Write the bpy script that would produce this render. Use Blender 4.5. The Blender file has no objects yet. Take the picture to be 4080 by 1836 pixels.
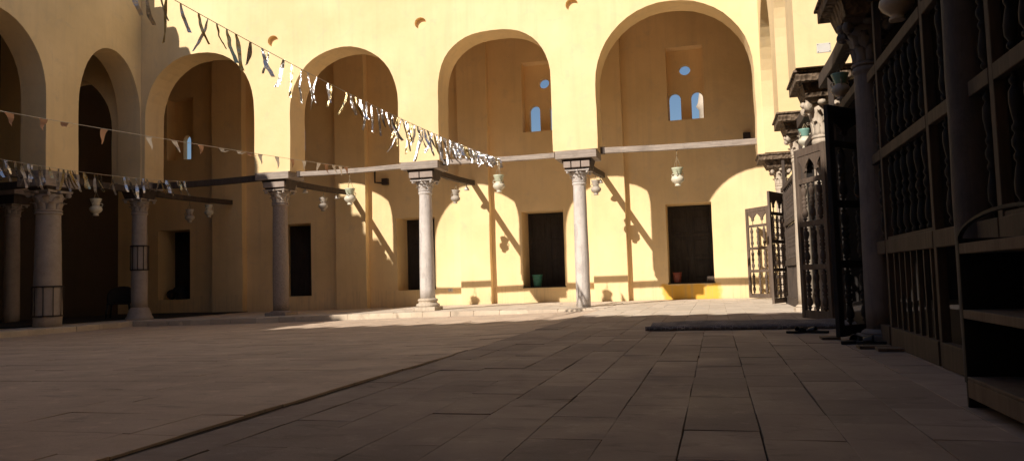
import bpy, bmesh, math, random
from math import sin, cos, pi, radians, sqrt, atan2
from mathutils import Vector, Matrix, noise

C = bpy.context.scene.collection
SC = bpy.context.scene
random.seed(7)

# ------------------------------------------------------------------ mesh helpers
class MB:
    def __init__(self):
        self.v = []; self.f = []; self.s = []
    def add(self, verts, faces, smooth=False):
        n = len(self.v)
        self.v += [tuple(p) for p in verts]
        self.f += [tuple(i + n for i in f) for f in faces]
        self.s += [smooth] * len(faces)
        return self
    def box(self, x0, x1, y0, y1, z0, z1, M=None, taper=None):
        vs = [Vector((x, y, z)) for z in (z0, z1) for x, y in ((x0, y0), (x1, y0), (x1, y1), (x0, y1))]
        if taper:                       # shrink the lower face about its centre
            cx, cy = (x0 + x1) / 2, (y0 + y1) / 2
            for p in vs[:4]:
                p.x = cx + (p.x - cx) * taper; p.y = cy + (p.y - cy) * taper
        if M: vs = [M @ p for p in vs]
        return self.add(vs, [(3, 2, 1, 0), (4, 5, 6, 7), (0, 1, 5, 4), (1, 2, 6, 5), (2, 3, 7, 6), (3, 0, 4, 7)])
    def lathe(self, prof, n=16, M=None, smooth=True, wob=0, sq=0):
        vs = []
        for r, z in prof:
            for k in range(n):
                a = 2 * pi * k / n
                rr = r
                if wob: rr = r * (1 + wob * noise.noise(Vector((cos(a) * 2.1, sin(a) * 2.1, z * 2.3))))
                p = Vector((rr * cos(a), rr * sin(a), z))
                vs.append(M @ p if M else p)
        fs = []
        for i in range(len(prof) - 1):
            for k in range(n):
                k2 = (k + 1) % n
                fs.append((i * n + k, i * n + k2, (i + 1) * n + k2, (i + 1) * n + k))
        self.add(vs, fs, smooth)
        base = len(self.v) - len(vs)
        if prof[0][0] > 1e-5:
            self.f.append(tuple(base + k for k in range(n))[::-1]); self.s.append(False)
        if prof[-1][0] > 1e-5:
            self.f.append(tuple(base + (len(prof) - 1) * n + k for k in range(n))); self.s.append(False)
        return self
    def tube(self, pts, r, n=6, smooth=True):
        pts = [Vector(p) for p in pts]
        rs = r if isinstance(r, (list, tuple)) else [r] * len(pts)
        vs = []
        for i, p in enumerate(pts):
            t = (pts[min(i + 1, len(pts) - 1)] - pts[max(i - 1, 0)]).normalized()
            up = Vector((0, 0, 1)) if abs(t.z) < .9 else Vector((1, 0, 0))
            a = t.cross(up).normalized(); b = a.cross(t)
            for k in range(n):
                an = 2 * pi * k / n
                vs.append(p + (a * cos(an) + b * sin(an)) * rs[i])
        fs = []
        for i in range(len(pts) - 1):
            for k in range(n):
                k2 = (k + 1) % n
                fs.append((i * n + k, i * n + k2, (i + 1) * n + k2, (i + 1) * n + k))
        fs += [tuple(range(n))[::-1], tuple((len(pts) - 1) * n + k for k in range(n))]
        return self.add(vs, fs, smooth)
    def ball(self, c, rx, ry=None, rz=None, n=10, m=6):
        ry = ry or rx; rz = rz or rx
        M = Matrix.Translation(Vector(c)) @ Matrix.Diagonal((rx, ry, rz, 1))
        prof = [(max(1e-6, sin(pi * i / m)), -cos(pi * i / m)) for i in range(m + 1)]
        return self.lathe(prof, n, M)
    def build(self, name, mat, parent=None, off=(0, 0, 0), bevel=0):
        me = bpy.data.meshes.new(name)
        o = Vector(off)
        me.from_pydata([tuple(Vector(p) - o) for p in self.v], [], self.f)
        me.update()
        me.polygons.foreach_set('use_smooth', self.s)
        bm = bmesh.new(); bm.from_mesh(me)
        bmesh.ops.recalc_face_normals(bm, faces=bm.faces[:])
        bm.to_mesh(me); bm.free()
        me.materials.append(mat)
        ob = bpy.data.objects.new(name, me); C.objects.link(ob)
        if parent: ob.parent = parent
        else: ob.location = o
        if bevel:
            m = ob.modifiers.new('bevel', 'BEVEL'); m.width = bevel; m.segments = 2; m.limit_method = 'ANGLE'
        return ob

def tag(o, label=None, cat=None, group=None, kind=None):
    if label: o['label'] = label
    if cat:
        o['category'] = cat; o['kind'] = 'thing'
    if group: o['group'] = group
    if kind: o['kind'] = kind
    return o

def thing(name, label, cat, loc=(0, 0, 0), rz=0, group=None):
    o = bpy.data.objects.new(name, None); C.objects.link(o)
    o.empty_display_size = .1
    o.location = loc; o.rotation_euler = (0, 0, rz)
    return tag(o, label, cat, group)

def copy_tree(o, loc=None, rz=None, label=None, parent=None, scale=None):
    c = o.copy(); C.objects.link(c)
    if parent is not None: c.parent = parent
    for ch in [x for x in bpy.data.objects if x.parent == o]:
        copy_tree(ch, parent=c)
    if loc is not None: c.location = loc
    if rz is not None: c.rotation_euler = (0, 0, rz)
    if scale is not None: c.scale = (scale,) * 3 if not isinstance(scale, tuple) else scale
    if label: c['label'] = label
    return c

def jit(poly, step=.35, amp=.007, seed=0):
    out = []
    for i, a in enumerate(poly):
        b = poly[(i + 1) % len(poly)]
        L = sqrt((a[0] - b[0]) ** 2 + (a[1] - b[1]) ** 2)
        n = max(1, int(L / step))
        for k in range(n):
            x = a[0] + (b[0] - a[0]) * k / n; y = a[1] + (b[1] - a[1]) * k / n
            d = noise.noise_vector(Vector((x * 1.7, y * 1.7, seed))) * 1.2 + noise.noise_vector(Vector((x * 6.3, y * 6.3, seed + 9))) * .5
            out.append((x + d.x * amp, y + d.y * amp))
    return out

def plate2d(mb, outer, holes, conv, w0, w1):
    """extrude a polygon with holes; conv(u, v, w) -> xyz"""
    cu = bpy.data.curves.new('tmp', 'CURVE'); cu.dimensions = '2D'; cu.fill_mode = 'BOTH'
    cu.extrude = .5
    for loop in [outer] + holes:
        sp = cu.splines.new('POLY'); sp.points.add(len(loop) - 1)
        for p, q in zip(sp.points, loop): p.co = (q[0], q[1], 0, 1)
        sp.use_cyclic_u = True
    ob = bpy.data.objects.new('tmp', cu); C.objects.link(ob)
    dg = bpy.context.evaluated_depsgraph_get()
    me = bpy.data.meshes.new_from_object(ob.evaluated_get(dg))
    vs = [conv(p.co.x, p.co.y, w0 if p.co.z < 0 else w1) for p in me.vertices]
    fs = [tuple(f.vertices) for f in me.polygons]
    C.objects.unlink(ob); bpy.data.objects.remove(ob); bpy.data.meshes.remove(me)
    bm = bmesh.new()
    bv = [bm.verts.new(p) for p in vs]
    for f in fs:
        try: bm.faces.new([bv[i] for i in f])
        except ValueError: pass
    bmesh.ops.remove_doubles(bm, verts=bm.verts[:], dist=1e-5)
    bm.verts.index_update()
    mb.add([v.co.copy() for v in bm.verts], [tuple(v.index for v in f.verts) for f in bm.faces])
    bm.free()
FX = lambda u, v, w: Vector((u, w, v))       # outline in X-Z, thickness along Y
FY = lambda u, v, w: Vector((w, u, v))       # outline in Y-Z, thickness along X

def arch(x0, x1, zb, zs, rise, n=2.0, steps=22, lean=0):
    """points up the left jamb, over and down the right jamb"""
    c, h = (x0 + x1) / 2, (x1 - x0) / 2
    pts = [(x0, zb)]
    for i in range(steps + 1):
        t = pi - pi * i / steps
        u = cos(t); s = sin(t)
        uu = (abs(u) ** (2 / n)) * (1 if u > 0 else -1); ss = abs(s) ** (2 / n)
        pts.append((c + h * uu, zs + rise * ss))
    pts.append((x1, zb))
    return pts

# ------------------------------------------------------------------ material helpers
class NT:
    def __init__(self, name, rough=.85, metal=0):
        self.m = bpy.data.materials.new(name); self.m.use_nodes = True
        self.t = self.m.node_tree; self.n = self.t.nodes
        self.b = self.n['Principled BSDF']
        self.b.inputs['Roughness'].default_value = rough
        self.b.inputs['Metallic'].default_value = metal
        self.geo = self.n.new('ShaderNodeNewGeometry')
        self.tc = self.n.new('ShaderNodeTexCoord')
    def link(self, a, b): self.t.links.new(a, b)
    def mapping(self, src, scale=(1, 1, 1), rot=(0, 0, 0), loc=(0, 0, 0)):
        m = self.n.new('ShaderNodeMapping')
        m.inputs['Scale'].default_value = scale; m.inputs['Rotation'].default_value = rot
        m.inputs['Location'].default_value = loc
        self.link(src, m.inputs['Vector']); return m.outputs[0]
    def noise(self, vec, scale, detail=4, rough=.55, dist=0):
        t = self.n.new('ShaderNodeTexNoise')
        t.inputs['Scale'].default_value = scale; t.inputs['Detail'].default_value = detail
        t.inputs['Roughness'].default_value = rough; t.inputs['Distortion'].default_value = dist
        self.link(vec, t.inputs['Vector']); return t.outputs['Fac']
    def ramp(self, fac, *stops):
        r = self.n.new('ShaderNodeValToRGB'); e = r.color_ramp.elements
        while len(e) < len(stops): e.new(.5)
        for el, (p, c) in zip(e, stops):
            el.position = p; el.color = (*c, 1) if isinstance(c, tuple) else (c, c, c, 1)
        self.link(fac, r.inputs[0]); return r.outputs[0]
    def mix(self, fac, a, b, mode='MIX'):
        m = self.n.new('ShaderNodeMix'); m.data_type = 'RGBA'; m.blend_type = mode
        for s, x in ((m.inputs[0], fac), (m.inputs[6], a), (m.inputs[7], b)):
            if isinstance(x, (int, float)): s.default_value = x
            elif isinstance(x, tuple): s.default_value = (*x, 1)
            else: self.link(x, s)
        return m.outputs[2]
    def math(self, op, a, b=0.0, clamp=False):
        m = self.n.new('ShaderNodeMath'); m.operation = op; m.use_clamp = clamp
        for s, x in ((m.inputs[0], a), (m.inputs[1], b)):
            if isinstance(x, (int, float)): s.default_value = x
            else: self.link(x, s)
        return m.outputs[0]
    def sep(self, vec):
        s = self.n.new('ShaderNodeSeparateXYZ'); self.link(vec, s.inputs[0]); return s.outputs
    def color(self, x):
        if isinstance(x, tuple): self.b.inputs['Base Color'].default_value = (*x, 1)
        else: self.link(x, self.b.inputs['Base Color'])
    def bump(self, h, strength=.3, dist=.02):
        b = self.n.new('ShaderNodeBump')
        b.inputs['Strength'].default_value = strength; b.inputs['Distance'].default_value = dist
        self.link(h, b.inputs['Height'])
        prev = getattr(self, '_bump', None)
        if prev: self.link(prev, b.inputs['Normal'])
        self._bump = b.outputs[0]
        self.link(b.outputs[0], self.b.inputs['Normal'])

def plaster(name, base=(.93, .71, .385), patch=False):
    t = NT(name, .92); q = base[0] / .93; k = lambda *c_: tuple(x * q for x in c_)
    P = t.geo.outputs['Position']
    big = t.noise(P, .55, 5, .6)
    c = t.mix(t.ramp(big, (.35, 0.), (.7, 1.)), tuple(x * .86 for x in base), (base[0] * 1.01, base[1] * 1.03, base[2] * 1.10))
    st = t.noise(t.mapping(P, (2.6, 2.6, .16)), 1.6, 5, .62)
    c = t.mix(t.math('MULTIPLY', t.ramp(st, (.52, 0.), (.74, 1.)), .30), c, k(.62, .47, .27))
    fine = t.noise(t.mapping(P, (6, 6, .12), (0, 0, 0), (3, 1, 0)), 1.0, 4, .6)
    c = t.mix(t.math('MULTIPLY', t.ramp(fine, (.56, 0.), (.72, 1.)), .20), c, k(.66, .53, .36))
    blot = t.noise(P, 2.7, 6, .66, .5)
    c = t.mix(t.math('MULTIPLY', t.ramp(blot, (.55, 0.), (.72, 1.)), .42), c, k(.66, .53, .36))
    # rising damp and scuffed dirt along the foot of the wall
    z = t.sep(P)[2]
    ed = t.math('ADD', z, t.math('MULTIPLY', t.noise(P, 3.1, 5, .65), .9))
    foot = t.ramp(ed, (.32, 1.), (.72, 0.))
    c = t.mix(t.math('MULTIPLY', foot, .34), c, k(.55, .42, .27))
    if patch:                                     # a patch of fresh ochre paint below the right-hand shutters
        s = t.sep(P)
        wob = t.math('MULTIPLY', t.math('SUBTRACT', t.noise(P, 2.4, 4, .6), .5), .55)
        px = t.math('ADD', t.math('ABSOLUTE', t.math('ADD', s[0], .70)), wob)
        inx = t.ramp(px, (.70, 1.), (.86, 0.))
        pz = t.math('ADD', s[2], t.math('MULTIPLY', wob, .35))
        inz = t.ramp(pz, (.40, 1.), (.47, 0.))
        c = t.mix(t.math('MULTIPLY', t.math('MULTIPLY', inx, inz), .93), c, (.80, .46, .055))
        run = t.noise(t.mapping(P, (14, 14, .5)), 1.0, 4, .6)
        runz = t.ramp(s[2], (.0, 1.), (.46, 1.), (.5, 0.))
        c = t.mix(t.math('MULTIPLY', t.math('MULTIPLY', t.ramp(run, (.5, 0.), (.66, 1.)), runz), .35), c, (.46, .36, .24))
    t.color(c)
    t.bump(t.noise(P, 1.6, 4, .6), .35, .05)
    t.bump(t.noise(P, 38, 4, .6), .16, .01)
    return t.m

def stone(name, c0, c1, vein=None, rough=.75, scale=3, island=.0):
    t = NT(name, rough)
    P = t.tc.outputs['Object']
    n = t.noise(P, scale, 8, .65, .4)
    c = t.mix(t.ramp(n, (.3, 0.), (.72, 1.)), c0, c1)
    if vein:
        v = t.noise(t.mapping(P, (5, 5, .7)), 2.2, 6, .7, 1.2)
        c = t.mix(t.math('MULTIPLY', t.ramp(v, (.50, 0.), (.60, 1.), (.68, .2)), .55), c, vein)
    d = t.noise(P, 9, 6, .7)
    c = t.mix(t.math('MULTIPLY', t.ramp(d, (.58, 0.), (.72, 1.)), .4), c, tuple(x * .5 for x in c0))
    t.color(c)
    t.bump(t.noise(P, 14, 6, .7), .35, .02)
    return t.m

def wood(name, c0, c1, rough=.8, carve=False, axis=(1, 1, .12), scale=14):
    t = NT(name, rough)
    P = t.tc.outputs['Object']
    g = t.noise(t.mapping(P, axis), scale, 6, .65, .6)
    c = t.mix(t.ramp(g, (.34, 0.), (.68, 1.)), c0, c1)
    d = t.noise(t.geo.outputs['Position'], 2.2, 5, .6)
    c = t.mix(t.math('MULTIPLY', t.ramp(d, (.5, 0.), (.7, 1.)), .5), c, tuple(x * .55 for x in c0))
    t.color(c)
    t.bump(g, .3, .01)
    if carve:
        v = t.n.new('ShaderNodeTexVoronoi'); v.inputs['Scale'].default_value = 13
        t.link(t.mapping(P, (1, 1, 1)), v.inputs['Vector'])
        t.bump(v.outputs['Distance'], 1.0, .05)
    return t.m

def plain(name, col, rough=.7, metal=0, var=.25, scale=12, bump=.15):
    t = NT(name, rough, metal)
    P = t.tc.outputs['Object']
    n = t.noise(P, scale, 5, .6)
    t.color(t.mix(t.ramp(n, (.3, 0.), (.7, 1.)), tuple(x * (1 - var) for x in col), tuple(min(1, x * (1 + var)) for x in col)))
    if bump: t.bump(t.noise(P, scale * 3, 4, .6), bump, .01)
    return t.m

def slabs_mat(name, a, b, c_, rough=.8):
    t = NT(name, rough)
    P = t.geo.outputs['Position']
    r = t.geo.outputs['Random Per Island']
    c = t.ramp(r, (0., a), (.5, b), (1., c_))
    n = t.noise(P, 1.3, 6, .65, .3)
    c = t.mix(t.ramp(n, (.3, .0), (.75, .7)), c, tuple(x * .62 for x in b))
    pale = t.noise(P, 5.5, 7, .72)
    c = t.mix(t.math('MULTIPLY', t.ramp(pale, (.57, 0.), (.70, 1.)), .40), c, tuple(min(1, x * 1.55) for x in b))
    dark = t.noise(t.mapping(P, (1.2, 3.4, 1)), 2.1, 6, .7, .6)
    c = t.mix(t.math('MULTIPLY', t.ramp(dark, (.56, 0.), (.66, 1.)), .45), c, tuple(x * .38 for x in b))
    t.color(c)
    t.bump(t.noise(P, 3.2, 5, .6), .35, .03)
    t.bump(t.noise(P, 55, 5, .65), .28, .008)
    rr = t.ramp(n, (.3, .62), (.75, .92)); t.link(rr, t.b.inputs['Roughness'])
    return t.m

M = dict(
    plaster=plaster('ochre_plaster'),
    plaster_back=plaster('ochre_plaster_back', patch=True),
    marble=stone('grey_marble', (.50, .46, .43), (.66, .62, .59), vein=(.33, .31, .31)),
    marble_warm=stone('warm_marble', (.34, .285, .24), (.46, .39, .335)),
    marble_deep_shade=stone('deep_shade_marble', (.05, .045, .048), (.09, .08, .084), vein=(.05, .046, .05)),  # stone of the nearest hall columns, deep shade put into the colour
    marble_shade=stone('shaded_marble', (.15, .135, .135), (.22, .20, .20), vein=(.10, .095, .10)),  # less dark copy for the next column, shade painted in likewise
    hall=plain('shaded_hall_plaster', (.016, .013, .012), .95),  # plaster taken almost to black, the deep shade of the hall painted in
    plaster_shade=plaster('shaded_plaster', (.085, .062, .042)),  # darkened copy of the ochre plaster, arcade shade put into the colour
    granite=stone('granite', (.20, .15, .12), (.42, .35, .30), scale=40),
    limestone=stone('limestone', (.48, .40, .31), (.60, .52, .42), vein=(.36, .30, .24)),
    kerb=slabs_mat('kerb_stone', (.72, .62, .48), (.64, .54, .42), (.50, .41, .32)),
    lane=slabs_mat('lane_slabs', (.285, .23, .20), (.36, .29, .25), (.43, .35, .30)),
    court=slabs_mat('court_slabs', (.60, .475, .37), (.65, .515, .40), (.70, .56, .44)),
    lane_sunlit=slabs_mat('sunlit_lane_slabs', (.66, .57, .46), (.71, .62, .51), (.76, .66, .55)),  # lane slabs past the shadow edge, sunlight put into their colour
    blockstone=stone('grey_block_stone', (.27, .215, .185), (.40, .33, .29)),
    joint=plain('joint_dirt', (.075, .055, .042), .95),
    paving=slabs_mat('riwaq_paving', (.66, .57, .46), (.71, .62, .51), (.76, .66, .55)),
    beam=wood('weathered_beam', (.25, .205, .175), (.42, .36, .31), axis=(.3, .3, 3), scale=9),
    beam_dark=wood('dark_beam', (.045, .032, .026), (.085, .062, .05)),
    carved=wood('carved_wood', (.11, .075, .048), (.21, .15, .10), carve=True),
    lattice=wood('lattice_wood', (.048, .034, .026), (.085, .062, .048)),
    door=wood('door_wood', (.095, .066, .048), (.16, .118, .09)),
    door_shade=wood('shaded_door_wood', (.014, .011, .011), (.026, .021, .02)),  # darker copy of the door wood, shade on the nearest leaf painted in
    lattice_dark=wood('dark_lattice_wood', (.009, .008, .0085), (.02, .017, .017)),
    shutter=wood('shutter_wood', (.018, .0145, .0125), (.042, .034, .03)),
    iron=plain('rusty_iron', (.055, .04, .034), .7, .3),
    ceramic=plain('lantern_glaze', (.66, .62, .50), .42, 0, .12, 8, .05),
    ceramic_grey=plain('lantern_clay', (.42, .38, .33), .55, 0, .2, 8, .05),
    celadon=plain('celadon_glaze', (.50, .54, .40), .4, 0, .15, 10, .05),
    glaze=plain('green_glaze', (.20, .38, .33), .35, 0, .2, 10, .05),
    cord=plain('cord', (.30, .24, .15), .9),
    white=plain('white_paint', (.62, .61, .58), .5, 0, .05),
    black=plain('black_plastic', (.012, .012, .014), .45),
    navy=plain('navy_rubber', (.012, .014, .022), .55),
    cloth=plain('dark_cloth', (.02, .018, .02), .95),
    basket=plain('green_plastic', (.035, .17, .13), .45, 0, .1),
    red=plain('red_plastic', (.17, .035, .02), .5, 0, .1),
    string=plain('string', (.55, .48, .38), .9),
    roof=plain('roof_boards', (.48, .34, .20), .9),
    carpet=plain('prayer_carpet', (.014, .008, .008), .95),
    sand=plain('outside_ground', (.36, .29, .21), .95, 0, .15, .6),
)

def foil_mat():
    t = NT('silver_foil', .2, 1.0)
    P = t.tc.outputs['Object']
    t.color((.82, .82, .84))
    t.bump(t.noise(t.mapping(P, (1, 1, .45)), 55, 3, .6, .4), .9, .012)
    return t.m
M['foil'] = foil_mat()
def foil_gold():
    t = NT('gold_foil', .25, 1.0)
    t.color((.80, .66, .36))
    t.bump(t.noise(t.mapping(t.tc.outputs['Object'], (1, 1, .45)), 55, 3, .6, .4), .9, .012)
    return t.m
M['foil_gold'] = foil_gold()
def flag_mat(name, col):
    t = NT(name, .7)
    t.color(col)
    tr = t.n.new('ShaderNodeBsdfTranslucent'); tr.inputs[0].default_value = (*col, 1)
    mx = t.n.new('ShaderNodeMixShader'); mx.inputs[0].default_value = .35
    out = t.n['Material Output']
    t.link(t.b.outputs[0], mx.inputs[1]); t.link(tr.outputs[0], mx.inputs[2]); t.link(mx.outputs[0], out.inputs[0])
    return t.m
M['flag_orange'] = flag_mat('flag_orange', (.50, .27, .15))
M['flag_white'] = flag_mat('flag_white', (.80, .72, .60))
def rug_mat():
    t = NT('rug_pile', .95)
    P = t.tc.outputs['Object']
    w = t.n.new('ShaderNodeTexBrick')
    w.inputs['Scale'].default_value = 9; w.inputs['Mortar Size'].default_value = .035
    w.inputs['Color1'].default_value = (.13, .12, .13, 1); w.inputs['Color2'].default_value = (.165, .15, .155, 1)
    w.inputs['Mortar'].default_value = (.40, .37, .37, 1)
    t.link(t.mapping(P, (1, 1.2, 1), (0, 0, .2)), w.inputs['Vector'])
    n = t.noise(P, 3.5, 5, .7)
    c = t.mix(t.ramp(n, (.42, 0.), (.62, 1.)), (.13, .12, .125), w.outputs['Color'])
    t.color(c)
    t.bump(t.noise(P, 140, 3, .6), .5, .006)
    return t.m
M['rug'] = rug_mat()

# ------------------------------------------------------------------ the ground, outside and the court
g = MB(); g.add([(-400, -400, -.6), (400, -400, -.6), (400, 400, -.6), (-400, 400, -.6)], [(0, 1, 2, 3)])
tag(g.build('ground', M['sand']), kind='structure')

GX = -2.36                                    # the joint between the paved lane and the court
def zc(x, y):
    t = max(0, min(1, (GX - x) / 7)); s = max(0, min(1, (y - 3.5) / 8.5)); s = s * s * (3 - 2 * s)
    return .022 - s * (.026 + .155 * t ** .5 + .07 * max(0, min(1, (-8 - x) / 6)))
def zp(x):                                    # platform of the arcades sinks slightly towards the left
    return -.10 * max(0, min(1, (-6.5 - x) / 7.5))

def slab(mb, x0, x1, y0, y1, zf, th=.05, ch=.006):
    """one paving slab with a soft worn arris, following the floor height zf(x, y)"""
    j = lambda: random.uniform(-.004, .004)
    dz = random.uniform(-.002, .002)
    co = [(x0 + j(), y0 + j()), (x1 + j(), y0 + j()), (x1 + j(), y1 + j()), (x0 + j(), y1 + j())]
    cx, cy = (x0 + x1) / 2, (y0 + y1) / 2
    tilt = [random.uniform(-.002, .002) for _ in range(4)]
    def ins(p, d): return (p[0] + (d if p[0] < cx else -d), p[1] + (d if p[1] < cy else -d))
    vs = [(*p, zf(*p) - th) for p in co]
    vs += [(*p, zf(*p) + dz - ch + e) for p, e in zip(co, tilt)]
    vs += [(*ins(p, ch * 1.3), zf(*p) + dz + e) for p, e in zip(co, tilt)]
    fs = [(8, 9, 10, 11)]
    for a in (0, 4):
        for k in range(4):
            k2 = (k + 1) % 4
            fs.append((a + k, a + k2, a + 4 + k2, a + 4 + k))
    mb.add(vs, fs)

lane = MB(); lane2 = MB(); W = .3205
for k in range(-6, 7):
    x0 = -.49 + W * k
    y = -4.6 + random.uniform(-.6, 0)
    while y < 22.36:
        L = random.choice((.42, .55, .62, .7, .8, .95)) * random.uniform(.92, 1.08)
        y1 = min(y + L, 22.37)
        g_ = random.uniform(.0010, .0030)
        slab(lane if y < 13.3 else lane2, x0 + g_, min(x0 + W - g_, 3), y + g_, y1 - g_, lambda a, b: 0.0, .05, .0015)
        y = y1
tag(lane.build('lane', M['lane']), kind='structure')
tag(lane2.build('far_pavement', M['lane_sunlit']), kind='structure')

court = MB(); y = -.4; row = 0
while y < 17.0:
    dy = random.choice((.36, .42, .5))
    y1 = min(y + dy, 17.0)
    x = -15.1 - random.uniform(0, .5)
    while x < GX - .03:
        x1 = min(x + random.uniform(.5, .95), GX - .012)
        if x1 - x > .08:
            e = .0007 if random.random() < .7 else .002
            slab(court, x + e, x1 - e, y + e, y1 - e, zc, .045, .0015)
        x = x1
    y = y1
tag(court.build('courtyard', M['court']), kind='structure')

bed = MB(); nx, ny = 24, 40
vs = []
for i in range(nx + 1):
    for k in range(ny + 1):
        xx = -15.4 + (GX + 15.4) * i / nx; yy = -.6 + 17.9 * k / ny
        vs.append((xx, yy, zc(xx, yy) - .016))
bed.add(vs, [(i * (ny + 1) + k, (i + 1) * (ny + 1) + k, (i + 1) * (ny + 1) + k + 1, i * (ny + 1) + k + 1) for i in range(nx) for k in range(ny)])
bed.add([(GX, -5, -.014), (12, -5, -.014), (12, 22.4, -.014), (GX, 22.4, -.014)], [(0, 1, 2, 3)])
tag(bed.build('joint_bed', M['joint']), kind='structure')

# riwaq floors: paving of the far platform and of the left platform
pf = MB()
y = 17.31
while y < 22.35:
    y1 = min(y + .5, 22.37); x = -14.6 - random.uniform(0, .5)
    while x < -2.5:
        x1 = min(x + random.uniform(.45, .8), -2.44)
        slab(pf, x + .003, x1 - .003, y + .003, y1 - .003, lambda a, b: zp(a), .06)
        x = x1
    y = y1
x = -20.0
while x < -15.1:
    x1 = x + .5; y = -.5
    while y < 22.35:
        y1 = min(y + random.uniform(.5, .85), 22.37)
        slab(pf, x + .003, x1 - .003, y + .003, y1 - .003, lambda a, b: -.10, .06)
        y = y1
    x = x1
tag(pf.build('pavement', M['paving']), kind='structure')
kb = MB()
x = -15.09
while x < -2.45:
    x1 = min(x + random.uniform(.55, .78), -2.42)
    o = random.uniform(-.006, .006)
    slab(kb, x + .004, x1 - .004, 17.02 + o, 17.30, lambda a, b: zp(a) + .004, .34, .014)
    x = x1
y = -.4
while y < 17.0:
    y1 = min(y + random.uniform(.5, .8), 17.0)
    o = random.uniform(-.012, .012)
    slab(kb, -15.08, -14.78 + o, y + .004, y1 - .004, lambda a, b: -.096, .34, .016)
    y = y1
tag(kb.build('kerb', M['kerb']), kind='structure')
hf = MB(); hf.box(1.66, 12, -5, 22.4, -.013, .004)
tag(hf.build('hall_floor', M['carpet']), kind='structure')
bedp = MB(); bedp.box(-20.1, -2.45, 17.25, 22.4, -.5, -.16); bedp.box(-20.1, -15, -5, 17.2, -.5, -.165)
tag(bedp.build('platform_bed', M['joint']), kind='structure')
nf = MB(); nf.box(-20.1, GX - .02, -5, -.42, -.3, -.01)
tag(nf.build('near_floor', M['paving']), kind='structure')

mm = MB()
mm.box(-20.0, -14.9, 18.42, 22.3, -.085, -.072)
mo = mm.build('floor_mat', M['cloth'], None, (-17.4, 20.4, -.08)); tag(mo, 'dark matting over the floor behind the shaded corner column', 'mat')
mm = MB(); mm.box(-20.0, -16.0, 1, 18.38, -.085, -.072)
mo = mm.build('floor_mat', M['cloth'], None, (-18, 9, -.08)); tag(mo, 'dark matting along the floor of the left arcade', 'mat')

# ------------------------------------------------------------------ walls
H = 8.95; MT = 9.57
def merlons(mb, a0, a1, w0, w1, conv, p=.86, H=8.95, MT=9.57):
    a = a0
    while a < a1:
        b = a + p * .54
        outline = [(a, H - .02), (b, H - .02), (b, MT - .2), (b - .05, MT - .08), ((a + b) / 2, MT), (a + .05, MT - .08), (a, MT - .2)]
        n = len(outline)
        mb.add([conv(u, v, w0) for u, v in outline] + [conv(u, v, w1) for u, v in outline],
               [tuple(range(n)), tuple(range(n, 2 * n))[::-1]] + [(k, (k + 1) % n, n + (k + 1) % n, n + k) for k in range(n)])
        a += p

YF0, YF1 = 17.75, 18.50
ZB = 3.69
# arcade wall at the far end of the court
out = [(-20.1, ZB), ]
out += arch(-19.2, -16.15, ZB, 5.2, 1.6)
ol = out
for (a, b, zs, rise, n) in ((-15.06, -11.63, 5.35, 1.75, 2.2), (-10.58, -7.53, 5.2, 1.6, 2.1), (-6.47, -3.6, 5.36, 1.43, 2.4)):
    ol += arch(a, b, ZB, zs, rise, n)
a4 = arch(-2.54, 1.02, ZB, 5.22, 1.78, 2.05)
a4[-1] = (1.02, 3.30)
ol += a4 + [(2.03, 3.30), (2.03, H), (-20.1, H)]
fw = MB()
oc = [[(cx + .15 * cos(2 * pi * k / 26), 7.18 + .14 * sin(2 * pi * k / 26)) for k in range(26)] for cx in (-11.05, -6.89, -3.04)]
plate2d(fw, jit(ol, .3, .012), [jit(o, 1, .012, 3) for o in oc], FX, YF0, YF1)
for cx in (-11.05, -6.89, -3.04):
    fw.box(cx - .2, cx + .2, YF0 + .11, 18.44, 6.98, 7.38)
fac = thing('arcade_wall', 'sunlit ochre plaster arcade wall of four tall arches across the far end', 'wall', (-6, 18.1, 0))
fw.build('wall', M['plaster'], fac, (-6, 18.1, 0), .012)

# arcade wall on the left
ll = [(.75, 0), (2.7, 0), (2.7, 3.6)] + arch(3.7, 6.7, 3.6, 5.3, 1.7) + arch(7.7, 10.7, 3.6, 5.3, 1.7) + arch(11.72, 14.62, 3.6, 5.4, 1.7) + arch(15.58, 17.72, 3.6, 5.4, 1.68)
ll += [(17.745, 3.6), (17.745, H), (.75, H)]
lw = MB(); plate2d(lw, jit(ll, .3, .012, 5), [], FY, -15.92, -15.17)
merlons(lw, .9, 17.6, -15.80, -15.172, FY, .84)
lf = thing('arcade_wall', 'shaded plaster arcade wall along the left side of the court', 'wall', (-15.5, 9, 0))
lw.build('wall', M['plaster'], lf, (-15.5, 9, 0), .012)

# arcade wall the picture is taken from
nl = [(-20.1, 0)]
for a, b in ((-19.2, -16.2), (-15.0, -11.7), (-10.6, -7.6), (-6.5, -3.6), (-2.5, 1.0)):
    nl += arch(a, b, 0, 5.2, (b - a) / 2)
nl += [(12, 0), (12, 9.3), (-20.1, 9.3)]
nw = MB(); plate2d(nw, nl, [], FX, -.06, .64)
merlons(nw, -19.85, 11.5, .02, .638, FX, .73, 9.30, 9.60)
nwt = thing('arcade_wall', 'plaster arcade wall over the viewer that shades the court', 'wall', (0, .3, 0))
nw.build('wall', M['plaster'], nwt, (0, .3, 0))

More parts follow.
